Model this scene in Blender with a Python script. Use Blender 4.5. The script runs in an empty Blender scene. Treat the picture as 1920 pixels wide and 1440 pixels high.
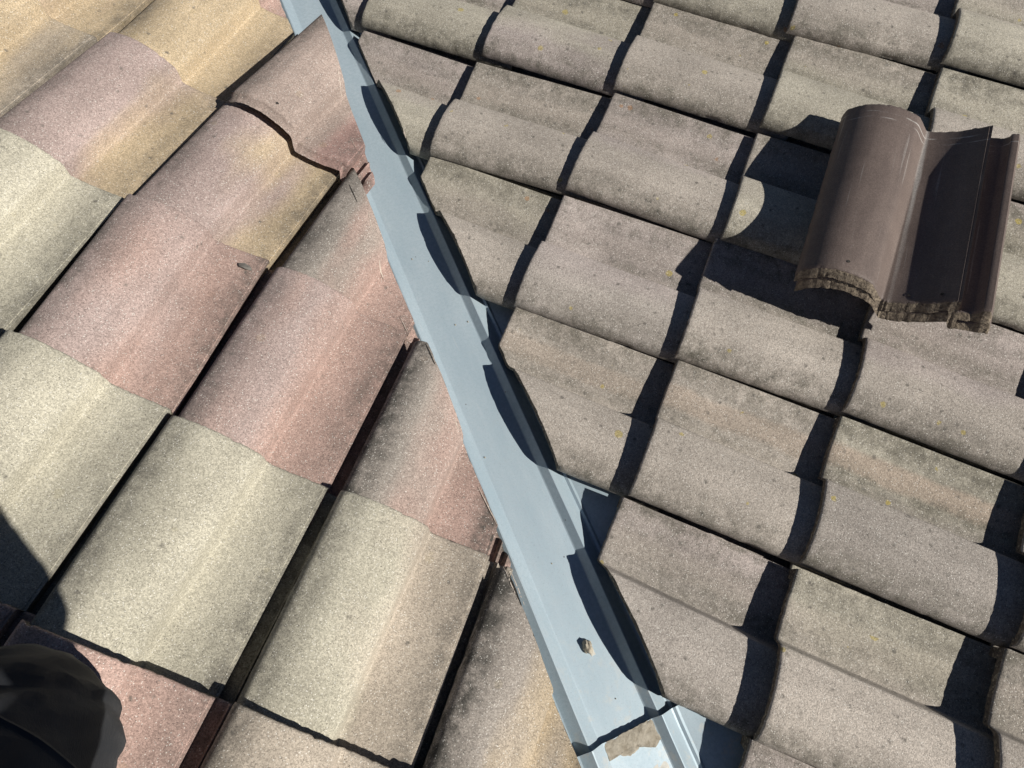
import bpy, bmesh, math, random
from mathutils import Vector, Matrix, Quaternion, noise

# ------------------------------------------------------------------ camera, sky, sun, exposure
scene = bpy.context.scene
C = scene.collection
CAM = Vector((-0.0326041227, -0.5636014454, 1.3401193811))
R_RIGHT = Vector((0.899071644, 0.390224566, 0.198481652))
R_DOWN = Vector((0.429263802, -0.874836528, -0.224485274))
R_FWD = Vector((0.086039330, 0.287029333, -0.954049996))
F_PX = 1282.07
cam_data = bpy.data.cameras.new("camera")
cam = bpy.data.objects.new("camera", cam_data)
C.objects.link(cam)
cam.matrix_world = Matrix(((R_RIGHT.x, -R_DOWN.x, -R_FWD.x, CAM.x),
                           (R_RIGHT.y, -R_DOWN.y, -R_FWD.y, CAM.y),
                           (R_RIGHT.z, -R_DOWN.z, -R_FWD.z, CAM.z),
                           (0, 0, 0, 1)))
cam_data.sensor_width = 36.0
cam_data.lens = F_PX / 1920 * 36.0
cam_data.clip_start = 0.02
cam_data.clip_end = 400.0
scene.camera = cam

SUN_EL = math.radians(51.5)
world = bpy.data.worlds.new("World")
scene.world = world
world.use_nodes = True
wn = world.node_tree
wn.nodes.clear()
w_out = wn.nodes.new("ShaderNodeOutputWorld")
w_bg = wn.nodes.new("ShaderNodeBackground")
w_sky = wn.nodes.new("ShaderNodeTexSky")
w_sky.sky_type = 'NISHITA'
w_sky.sun_disc = False
w_sky.sun_elevation = SUN_EL
w_sky.sun_rotation = math.radians(90)
w_sky.altitude = 2500.0
w_sky.air_density = 0.5
w_sky.dust_density = 0.15
w_bg.inputs["Strength"].default_value = 0.05
wn.links.new(w_sky.outputs[0], w_bg.inputs[0])
wn.links.new(w_bg.outputs[0], w_out.inputs[0])

sun_data = bpy.data.lights.new("sun", 'SUN')
sun_data.energy = 5.0
sun_data.angle = math.radians(0.5)
sun_data.color = (1.0, 0.955, 0.88)
sun = bpy.data.objects.new("sun", sun_data)
C.objects.link(sun)
SUN_DIR = Vector((math.cos(SUN_EL), 0.0, math.sin(SUN_EL)))
sun.rotation_euler = SUN_DIR.to_track_quat('Z', 'Y').to_euler()
sun.location = SUN_DIR * 20

scene.cycles.diffuse_bounces = 2
scene.view_settings.view_transform = 'Standard'
scene.view_settings.look = 'None'
scene.view_settings.exposure = 0.13
scene.view_settings.gamma = 1.0
scene.view_settings.use_curve_mapping = False

# ------------------------------------------------------------------ roof frame
PL, PR, G = 0.29441838, 0.31682362, 0.34423921       # pitches, tile gauge
TW = 0.30                                            # cover width
OX, OY, RX, RY = -0.41667892, -0.86536956, -0.66899218, 0.90713855
T_AV = math.tan((PL + PR) / 2)
V_N = Vector((1, 1, 0)).normalized()                 # across the valley, towards the right slope
V_D = Vector((-1, 1, -T_AV)).normalized()            # down the valley
V_U = V_D.cross(V_N)
if V_U.z < 0:
    V_U.negate()

def left_pt(a, s, h=0.0):
    return Vector((a, s * math.cos(PL) + h * math.sin(PL), -s * math.sin(PL) + h * math.cos(PL)))

def right_pt(a, y, h=0.0):
    return Vector((a * math.cos(PR) - h * math.sin(PR), y, a * math.sin(PR) + h * math.cos(PR)))

def left_basis():
    return Vector((1, 0, 0)), Vector((0, math.cos(PL), -math.sin(PL)))

def right_basis():
    return Vector((0, 1, 0)), Vector((-math.cos(PR), 0, -math.sin(PR)))

LC = {(0, 0): (-.0003, -.0064), (1, 0): (.0075, .0006), (-1, 1): (.0058, .0142), (0, 1): (-.0018, -.0023),
      (1, 1): (-.0001, .0008), (2, 1): (-.0034, -.0101), (-1, 2): (-.0131, .0085), (0, 2): (-.0083, .0068),
      (1, 2): (-.0081, -.0092), (-2, 3): (.0107, .0182), (-1, 3): (-.0055, -.0154)}
RC = {(1, 1): (-.0008, .0044), (2, 1): (-.0015, .0070), (3, 1): (.0052, .0072), (1, 2): (.0035, -.0112),
      (2, 2): (-.0035, .0038), (3, 2): (.0106, -.0045), (2, 3): (.0005, -.0055), (3, 3): (.0074, -.0006),
      (4, 3): (-.0080, .0064), (3, 4): (.0156, .0021), (4, 4): (-.0071, .0021), (4, 5): (-.0011, -.0062),
      (4, 0): (-.0073, .0082), (3, 0): (-.0140, -.0038), (5, 4): (.0001, -.0009)}

def dev(tab, i, j):
    if (i, j) in tab:
        return tab[(i, j)]
    sw = sx = sy = 0.0
    for (a, b), (dx, dy) in tab.items():
        w = 1.0 / ((a - i) ** 2 + (b - j) ** 2) ** 1.5
        sw += w; sx += w * dx; sy += w * dy
    k = 1 / (1 + 0.15 / sw)
    return sx / sw * k, sy / sw * k

def left_corner(i, j):
    dx, dy = dev(LC, i, j)
    return OX + i * TW + dx, OY + j * G + dy          # along, down the slope

def right_corner(a, b):
    dx, dy = dev(RC, a, b)
    return RX + a * G + dx, RY - b * TW + dy          # up the slope, y

# ------------------------------------------------------------------ node helpers
def new_mat(name):
    m = bpy.data.materials.new(name)
    m.use_nodes = True
    nt = m.node_tree
    nt.nodes.clear()
    out = nt.nodes.new("ShaderNodeOutputMaterial")
    bs = nt.nodes.new("ShaderNodeBsdfPrincipled")
    nt.links.new(bs.outputs[0], out.inputs[0])
    return m, nt, bs

class NB:
    def __init__(self, nt):
        self.nt = nt
    def put(self, sock, v):
        if isinstance(v, bpy.types.NodeSocket):
            self.nt.links.new(v, sock)
        elif v is not None:
            if sock.type == 'RGBA' and len(v) == 3:
                v = (*v, 1.0)
            sock.default_value = v
    def math(self, op, a, b=None, c=None, clamp=False):
        n = self.nt.nodes.new("ShaderNodeMath"); n.operation = op; n.use_clamp = clamp
        self.put(n.inputs[0], a)
        if b is not None: self.put(n.inputs[1], b)
        if c is not None: self.put(n.inputs[2], c)
        return n.outputs[0]
    def vmath(self, op, a, b=None):
        n = self.nt.nodes.new("ShaderNodeVectorMath"); n.operation = op
        self.put(n.inputs[0], a)
        if b is not None: self.put(n.inputs[1], b)
        return n.outputs[0]
    def mix(self, f, a, b, blend='MIX'):
        n = self.nt.nodes.new("ShaderNodeMix"); n.data_type = 'RGBA'; n.blend_type = blend
        n.clamp_factor = True
        self.put(n.inputs[0], f); self.put(n.inputs[6], a); self.put(n.inputs[7], b)
        return n.outputs[2]
    def noise(self, vec, scale, detail=2.0, rough=0.5):
        n = self.nt.nodes.new("ShaderNodeTexNoise")
        self.put(n.inputs["Vector"], vec)
        n.inputs["Scale"].default_value = scale
        n.inputs["Detail"].default_value = detail
        n.inputs["Roughness"].default_value = rough
        return n.outputs[0]
    def voro(self, vec, scale, rnd=1.0):
        n = self.nt.nodes.new("ShaderNodeTexVoronoi")
        self.put(n.inputs["Vector"], vec)
        n.inputs["Scale"].default_value = scale
        n.inputs["Randomness"].default_value = rnd
        return n.outputs["Distance"], n.outputs["Color"]
    def ramp(self, f, lo, hi, a=0.0, b=1.0, smooth=True):
        n = self.nt.nodes.new("ShaderNodeMapRange")
        n.interpolation_type = 'SMOOTHSTEP' if smooth else 'LINEAR'
        n.clamp = True
        self.put(n.inputs[0], f)
        for k, v in enumerate((lo, hi, a, b)):
            self.put(n.inputs[1 + k], v)
        return n.outputs[0]
    def attr(self, name):
        n = self.nt.nodes.new("ShaderNodeAttribute"); n.attribute_type = 'OBJECT'; n.attribute_name = name
        return n
    def coord(self):
        return self.nt.nodes.new("ShaderNodeTexCoord").outputs["Object"]
    def sep(self, v):
        n = self.nt.nodes.new("ShaderNodeSeparateXYZ"); self.put(n.inputs[0], v)
        return n.outputs
    def comb(self, x, y, z):
        n = self.nt.nodes.new("ShaderNodeCombineXYZ")
        self.put(n.inputs[0], x); self.put(n.inputs[1], y); self.put(n.inputs[2], z)
        return n.outputs[0]
    def bump(self, h, strength, dist, normal=None):
        n = self.nt.nodes.new("ShaderNodeBump")
        n.inputs["Strength"].default_value = strength
        n.inputs["Distance"].default_value = dist
        self.put(n.inputs["Height"], h)
        if normal is not None: self.put(n.inputs["Normal"], normal)
        return n.outputs[0]

# ------------------------------------------------------------------ materials
def mat_tile():
    m, nt, bs = new_mat("weathered_concrete_tile")
    b = NB(nt)
    p = b.coord()
    ta, tb = b.attr("tone_a").outputs["Color"], b.attr("tone_b").outputs["Color"]
    seed = b.attr("seed").outputs["Fac"]
    split = b.attr("split").outputs["Fac"]
    grime = b.attr("grime").outputs["Fac"]
    lichen = b.attr("lichen").outputs["Fac"]
    stripe = b.attr("stripe").outputs["Fac"]
    x, y, z = b.sep(p)
    off = b.comb(b.math('MULTIPLY', seed, 3.17), b.math('MULTIPLY', seed, 7.31), b.math('MULTIPLY', seed, 1.93))
    q = b.vmath('ADD', p, off)
    qx, qy, qz = b.sep(q)
    streak = b.comb(b.math('MULTIPLY', qx, 1.0), b.math('MULTIPLY', qy, 0.22), 0.0)
    # slurry blend: two colours running down the tile
    n1 = b.noise(streak, 8.0, 2.0, 0.45)
    n1b = b.noise(q, 7.0, 2.0, 0.5)
    f = b.math('ADD', b.math('MULTIPLY_ADD', x, 3.2, b.math('MULTIPLY', n1, 1.25)), b.math('MULTIPLY_ADD', n1b, 0.35, -0.8))
    f = b.ramp(b.math('SUBTRACT', f, split), -0.20, 0.22)
    col = b.mix(f, ta, tb)
    # broad value drift
    n2 = b.noise(q, 5.0, 2.0)
    col = b.mix(1.0, col, b.comb(*[b.ramp(n2, 0.3, 0.7, 0.88, 1.12)] * 3), 'MULTIPLY')
    n3 = b.noise(streak, 30.0, 3.0)
    col = b.mix(1.0, col, b.comb(*[b.ramp(n3, 0.3, 0.7, 0.93, 1.07)] * 3), 'MULTIPLY')
    # pale worn stripe in the pan
    sd = b.math('ABSOLUTE', b.math('SUBTRACT', x, b.math('MULTIPLY_ADD', n1b, 0.03, 0.207)))
    sm = b.math('MULTIPLY', b.ramp(sd, 0.016, 0.030, 1.0, 0.0), stripe)
    col = b.mix(sm, col, (0.44, 0.355, 0.285))
    # algae / soot along both side edges and the crease, with broken edge
    n4 = b.noise(q, 34.0, 8.0, 0.78)
    n4b = b.noise(streak, 18.0, 3.0, 0.6)
    gl = b.ramp(x, 0.002, 0.075, 1.0, 0.0)
    gr = b.ramp(x, 0.200, 0.278, 0.0, 0.9)
    gc = b.math('MULTIPLY', b.ramp(b.math('ABSOLUTE', b.math('SUBTRACT', x, 0.190)), 0.010, 0.042, 1.0, 0.0), b.math('MULTIPLY', lichen, 1.0))
    ge = b.math('MAXIMUM', b.math('MAXIMUM', gl, gr), gc)
    gm = b.math('MULTIPLY', b.math('MULTIPLY', ge, grime), b.ramp(b.math('ADD', n4, b.math('MULTIPLY', n4b, 0.45)), 0.52, 0.92), clamp=True)
    gpan = b.math('MULTIPLY', b.math('MULTIPLY', b.ramp(x, 0.160, 0.172, 0.0, 1.0), b.ramp(x, 0.205, 0.262, 1.0, 0.0)), b.math('MULTIPLY', lichen, b.ramp(n4b, 0.3, 0.6, 0.18, 0.5)))
    gm = b.math('MAXIMUM', gm, b.math('MULTIPLY', gpan, grime))
    col = b.mix(gm, col, b.mix(lichen, (0.085, 0.080, 0.072), (0.140, 0.130, 0.104)))
    # dark mottles
    md, mc = b.voro(b.vmath('ADD', q, b.comb(b.math('MULTIPLY', n4, 0.02), b.math('MULTIPLY', n4b, 0.02), 0.0)), 75.0)
    ms = b.sep(mc)
    mm = b.math('MULTIPLY', b.ramp(md, 0.10, 0.42, 1.0, 0.0), b.math('GREATER_THAN', ms[0], b.math('MULTIPLY_ADD', lichen, -0.20, 0.995)))
    mm = b.math('MULTIPLY', mm, b.ramp(n4, 0.35, 0.6, 0.15, 0.8))
    col = b.mix(mm, col, (0.12, 0.112, 0.098))
    # lichen rosettes, yellow and rust
    ld, lc = b.voro(q, 21.0)
    ls = b.sep(lc)
    n5 = b.noise(q, 190.0, 3.0)
    rad = b.math('MULTIPLY_ADD', ls[1], 0.11, 0.085)
    lm = b.ramp(b.math('SUBTRACT', b.math('MULTIPLY_ADD', n5, 0.14, ld), rad), 0.05, 0.085, 1.0, 0.0)
    near = b.ramp(b.math('ABSOLUTE', b.math('SUBTRACT', x, 0.19)), 0.03, 0.11, 0.60, 0.82)
    lm = b.math('MULTIPLY', lm, b.math('GREATER_THAN', ls[0], near))
    lm = b.math('MULTIPLY', b.math('MULTIPLY', lm, lichen), 0.62)
    lcol = b.mix(b.math('GREATER_THAN', ls[2], 0.75), (0.42, 0.33, 0.055), (0.36, 0.19, 0.085))
    col = b.mix(lm, col, lcol)
    # sand granules
    gd, gcn = b.voro(q, 520.0)
    gs = b.sep(gcn)
    fine = b.noise(q, 640.0, 1.5, 0.6)
    gran = b.math('MULTIPLY', b.ramp(gs[0], 0.0, 1.0, 0.72, 1.26, False), b.ramp(fine, 0.25, 0.75, 0.78, 1.22, False))
    col = b.mix(1.0, col, b.comb(gran, gran, gran), 'MULTIPLY')
    spark = b.math('MULTIPLY', b.math('GREATER_THAN', gs[1], 0.94), b.ramp(gd, 0.25, 0.6, 1.0, 0.0))
    col = b.mix(b.math('MULTIPLY', spark, 0.75), col, (0.80, 0.78, 0.72))
    dk = b.math('MULTIPLY', b.math('LESS_THAN', gs[2], 0.07), b.ramp(gd, 0.2, 0.5, 0.75, 0.0))
    col = b.mix(dk, col, (0.06, 0.055, 0.05))
    b.put(bs.inputs["Base Color"], col)
    bs.inputs["Roughness"].default_value = 0.92
    bs.inputs["Specular IOR Level"].default_value = 0.25
    hgt = b.math('ADD', b.math('MULTIPLY', fine, 0.8), b.ramp(gd, 0.0, 0.5, 0.6, 0.0))
    nrm = b.bump(n4, 0.25, 0.004)
    b.put(bs.inputs["Normal"], b.bump(hgt, 0.55, 0.0011, nrm))
    return m

def mat_plain_tile(name, ca, cb, rough, gran_amt):
    m, nt, bs = new_mat(name)
    b = NB(nt)
    p = b.coord()
    x, y, z = b.sep(p)
    st = b.comb(x, b.math('MULTIPLY', y, 0.12), 0.0)
    n1 = b.noise(st, 34.0, 4.0)
    n2 = b.noise(p, 22.0, 4.0)
    col = b.mix(b.ramp(b.math('MULTIPLY_ADD', n1, 0.6, b.math('MULTIPLY', n2, 0.4)), 0.32, 0.68), ca, cb)
    # chalky efflorescence along the crease and a ring near the nose
    nb = b.noise(st, 60.0, 3.0)
    cr = b.math('MULTIPLY', b.ramp(b.math('ABSOLUTE', b.math('SUBTRACT', x, b.math('MULTIPLY_ADD', nb, 0.01, 0.166))), 0.001, 0.006, 0.75, 0.0), b.ramp(b.noise(st, 20.0), 0.35, 0.7, 0.2, 0.95))
    nr = b.noise(b.comb(b.math('MULTIPLY', x, 1.0), b.math('MULTIPLY', y, 6.0), 0.0), 24.0, 3.0)
    r1 = b.ramp(b.math('ABSOLUTE', b.math('ADD', y, b.math('MULTIPLY_ADD', n2, 0.006, 0.020))), 0.0006, 0.0022, 0.9, 0.0)
    r2 = b.ramp(b.math('ABSOLUTE', b.math('ADD', y, b.math('MULTIPLY_ADD', n2, 0.006, 0.036))), 0.0006, 0.002, 0.7, 0.0)
    ring = b.math('MULTIPLY', b.math('MAXIMUM', r1, r2), b.ramp(nr, 0.45, 0.62))
    # scuffs at the head and thin rub lines down the length
    sc = b.math('MULTIPLY', b.ramp(b.noise(b.comb(x, b.math('MULTIPLY', y, 0.4), 0.0), 110.0, 6.0, 0.7), 0.60, 0.74), b.ramp(y, -0.42, -0.33, 0.45, 0.0))
    rub = b.math('MULTIPLY', b.ramp(b.noise(b.comb(x, b.math('MULTIPLY', y, 0.03), 0.0), 150.0, 2.0), 0.64, 0.74), 0.28)
    e = b.math('MAXIMUM', b.math('MAXIMUM', cr, ring), b.math('MAXIMUM', sc, rub))
    col = b.mix(e, col, (0.42, 0.40, 0.38))
    gd, gcn = b.voro(p, 620.0)
    gs = b.sep(gcn)
    fine = b.noise(p, 420.0, 3.0, 0.7)
    gran = b.math('MULTIPLY', b.ramp(gs[0], 0.0, 1.0, 1 - gran_amt, 1 + gran_amt, False), b.ramp(fine, 0.25, 0.75, 1 - gran_amt, 1 + gran_amt, False))
    col = b.mix(1.0, col, b.comb(gran, gran, gran), 'MULTIPLY')
    b.put(bs.inputs["Base Color"], col)
    bs.inputs["Roughness"].default_value = rough
    bs.inputs["Specular IOR Level"].default_value = 0.4
    hgt = b.math('ADD', b.math('MULTIPLY', fine, 0.9), b.math('MULTIPLY', gs[1], 0.3))
    b.put(bs.inputs["Normal"], b.bump(hgt, 0.45, 0.0008))
    return m

def mat_rough_edge():
    m, nt, bs = new_mat("rough_tile_nose")
    b = NB(nt)
    p = b.coord()
    n1 = b.noise(p, 160.0, 5.0, 0.7)
    gd, gc = b.voro(p, 260.0)
    gs = b.sep(gc)
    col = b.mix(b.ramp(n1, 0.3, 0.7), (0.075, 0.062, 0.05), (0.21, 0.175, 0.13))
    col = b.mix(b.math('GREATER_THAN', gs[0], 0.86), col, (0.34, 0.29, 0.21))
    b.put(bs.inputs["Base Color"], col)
    bs.inputs["Roughness"].default_value = 0.95
    b.put(bs.inputs["Normal"], b.bump(b.math('ADD', n1, b.ramp(gd, 0, 0.5, 0.6, 0)), 1.0, 0.003))
    return m

def mat_metal():
    m, nt, bs = new_mat("zinc_flashing")
    b = NB(nt)
    p = b.coord()
    x, y, z = b.sep(p)
    n1 = b.noise(b.comb(b.math('MULTIPLY', x, 2.0), b.math('MULTIPLY', y, 0.5), 0.0), 7.0, 4.0, 0.6)
    n2 = b.noise(p, 130.0, 4.0, 0.7)
    n3 = b.noise(p, 420.0, 2.0, 0.7)
    col = b.mix(b.ramp(n1, 0.3, 0.7), (0.440, 0.545, 0.612), (0.525, 0.622, 0.682))  # bluish base: reflected sky blue is put into the metal's colour
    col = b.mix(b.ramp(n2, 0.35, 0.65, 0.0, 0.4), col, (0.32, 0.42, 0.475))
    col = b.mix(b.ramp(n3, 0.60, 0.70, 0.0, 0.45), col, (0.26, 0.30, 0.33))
    # lime bloom, stronger towards the upper (near) end
    n4 = b.noise(p, 38.0, 5.0, 0.7)
    bl = b.math('MULTIPLY', b.ramp(n4, 0.52, 0.66), b.ramp(y, -0.95, -0.55, 0.6, 0.04))
    col = b.mix(bl, col, (0.60, 0.60, 0.56))
    # fine scratches and grit
    n5 = b.noise(b.comb(b.math('MULTIPLY', x, 1.0), b.math('MULTIPLY', y, 0.07), 0.3), 210.0, 2.0)
    col = b.mix(b.ramp(n5, 0.68, 0.74, 0.0, 0.25), col, (0.66, 0.70, 0.71))
    vd, vc = b.voro(p, 34.0)
    vs = b.sep(vc)
    sp = b.math('MULTIPLY', b.ramp(b.math('MULTIPLY_ADD', n2, 0.06, vd), 0.07, 0.095, 1.0, 0.0), b.math('GREATER_THAN', vs[0], 0.90))
    col = b.mix(b.math('MULTIPLY', sp, 0.7), col, b.mix(b.math('GREATER_THAN', vs[1], 0.5), (0.10, 0.10, 0.10), (0.70, 0.70, 0.66)))
    b.put(bs.inputs["Base Color"], col)
    bs.inputs["Metallic"].default_value = 0.35
    b.put(bs.inputs["Roughness"], b.ramp(n2, 0.3, 0.7, 0.42, 0.58))
    b.put(bs.inputs["Normal"], b.bump(n1, 0.12, 0.006, b.bump(n3, 0.06, 0.0006)))
    return m

def mat_simple(name, ca, cb, scale, rough=0.9, bump=0.4, dist=0.002, detail=5.0):
    m, nt, bs = new_mat(name)
    b = NB(nt)
    p = b.coord()
    n1 = b.noise(p, scale, detail, 0.65)
    b.put(bs.inputs["Base Color"], b.mix(b.ramp(n1, 0.3, 0.7), ca, cb))
    bs.inputs["Roughness"].default_value = rough
    b.put(bs.inputs["Normal"], b.bump(n1, bump, dist))
    return m

def mat_fabric(name, ca, cb):
    m, nt, bs = new_mat(name)
    b = NB(nt)
    p = b.coord()
    x, y, z = b.sep(p)
    n1 = b.noise(p, 14.0, 4.0)
    n2 = b.noise(p, 60.0, 3.0)
    wv = b.math('MULTIPLY', b.math('SINE', b.math('MULTIPLY', b.math('ADD', x, z), 5200.0)), b.math('SINE', b.math('MULTIPLY', b.math('SUBTRACT', y, z), 5200.0)))
    b.put(bs.inputs["Base Color"], b.mix(b.ramp(n1, 0.3, 0.7), ca, cb))
    bs.inputs["Roughness"].default_value = 0.75
    bs.inputs["Sheen Weight"].default_value = 0.04
    h = b.math('ADD', b.math('MULTIPLY', n2, 0.6), b.math('MULTIPLY', wv, 0.05))
    b.put(bs.inputs["Normal"], b.bump(h, 0.5, 0.004))
    return m

M_TILE = mat_tile()
M_NOSE = mat_rough_edge()
M_BROWN = mat_plain_tile("brown_concrete_tile", (0.115, 0.088, 0.078), (0.155, 0.120, 0.105), 0.62, 0.17)
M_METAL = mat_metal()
M_FELT = mat_simple("black_underlay", (0.012, 0.012, 0.013), (0.03, 0.03, 0.03), 60.0)
M_GROUND = mat_simple("lawn_ground", (0.04, 0.06, 0.025), (0.08, 0.09, 0.045), 0.6, 0.95, 0.3, 0.05)
M_MORTAR = mat_simple("dried_mortar", (0.27, 0.235, 0.18), (0.46, 0.42, 0.345), 75.0, 0.95, 0.8, 0.003)
M_LIME = mat_simple("lime_smear", (0.52, 0.50, 0.45), (0.66, 0.65, 0.60), 90.0, 0.9, 0.4, 0.001)
M_CHALK = mat_simple("saw_scratch", (0.50, 0.43, 0.36), (0.66, 0.58, 0.50), 300.0, 0.95, 0.3, 0.0005)
M_KERF = mat_simple("saw_kerf", (0.02, 0.018, 0.016), (0.05, 0.045, 0.04), 300.0, 0.95, 0.3, 0.0005)
M_TROUSER = mat_fabric("dark_trouser_cloth", (0.006, 0.0075, 0.011), (0.014, 0.017, 0.023))
M_JACKET = mat_fabric("dark_jacket_cloth", (0.014, 0.018, 0.03), (0.03, 0.036, 0.055))
M_SKIN = mat_simple("skin", (0.42, 0.26, 0.19), (0.52, 0.33, 0.25), 40.0, 0.55, 0.1, 0.001)
M_HAIR = mat_simple("short_hair", (0.02, 0.014, 0.01), (0.05, 0.035, 0.025), 120.0, 0.7, 0.6, 0.003)
M_BOOT = mat_simple("boot_leather", (0.012, 0.011, 0.010), (0.03, 0.026, 0.022), 50.0, 0.6, 0.3, 0.002)

# ------------------------------------------------------------------ object helpers
def link(o, parent=None):
    C.objects.link(o)
    if parent is not None:
        o.parent = parent
    return o

def mesh_from_bm(bm, name, mats, smooth=True):
    me = bpy.data.meshes.new(name)
    bm.to_mesh(me)
    bm.free()
    for mt in (mats if isinstance(mats, (list, tuple)) else [mats]):
        me.materials.append(mt)
    if smooth:
        for pl in me.polygons:
            pl.use_smooth = True
        me.set_sharp_from_angle(angle=math.radians(42))
    return me

def tag(o, label=None, cat=None, group=None, kind=None):
    if label: o['label'] = label
    if cat: o['category'] = cat
    if group: o['group'] = group
    if kind: o['kind'] = kind
    return o

# ------------------------------------------------------------------ the tile
U_CREASE, U_LIP, U_END = 0.168, 0.277, 0.331
TILE_L = 0.42
EDGE_H = 0.020

def prof(u, v=0.12, zs=1.0):
    """height of the tile's upper face across its width; the roll tapers a little towards the head"""
    uc = U_CREASE + 0.003 - 0.011 * v / 0.42
    deep = 0.0120 + 0.0060 * min(1.0, max(0.0, (v - 0.02) / 0.10))
    lip = -0.0015 + max(0.0, zs - 1.0) * 0.03
    uw = uc - (0.0125 if zs < 1.2 else 0.026)                                    # top of the short steep wall between roll and pan
    if u <= uw:
        k = u / uw
        kp = 0.46
        if k < kp:
            h = EDGE_H + (0.0385 - EDGE_H) * math.sin(math.pi / 2 * k / kp) ** 0.9
        else:
            t = (k - kp) / (1 - kp)
            h = 0.0385 - 0.0205 * t ** 2.0
        if u < 0.014:
            q = 1 - u / 0.014
            h -= 0.0175 * (1 - math.sqrt(max(0.0, 1 - q * q)))
        return h * zs
    if u <= uc:
        t = (u - uw) / (uc - uw)
        return (0.0180 - (0.0180 + deep) * (t * t * (3 - 2 * t) * 0.75 + t * 0.25)) * zs
    if u <= U_LIP:
        k = (u - uc) / (U_LIP - uc)
        h = -deep - 0.0010 * math.sin(math.pi * min(1.0, k * 1.6)) + (deep + lip) * k ** 1.9
        if u > U_LIP - 0.005:
            h -= 0.0012
        return h * zs
    if u <= U_LIP + 0.003:
        return (lip - 0.0012) * zs + ((-0.0365 if zs < 1.2 else -0.0230) - (lip - 0.0012) * zs) * (u - U_LIP) / 0.003
    base = -0.0365 if zs < 1.2 else -0.0230
    for a, c in (((0.2945, 0.3025), (0.3115, 0.331)) if zs < 1.2 else ((0.3095, 0.331),)):
        if a <= u <= c:
            k = (u - a) / (c - a)
            base += (0.0135 if zs < 1.2 else 0.014) * min(1.0, math.sin(math.pi * k) * 1.5)
    return base

def under(u, v=0.12, zs=1.0):
    if u < 0.02:
        return prof(max(u, 0.014), v, zs) - 0.027 + 0.011 * u / 0.02
    if u <= U_LIP - 0.012:
        return prof(u, v, zs) - 0.016
    return -0.0455 if zs < 1.2 else -0.0330

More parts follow.
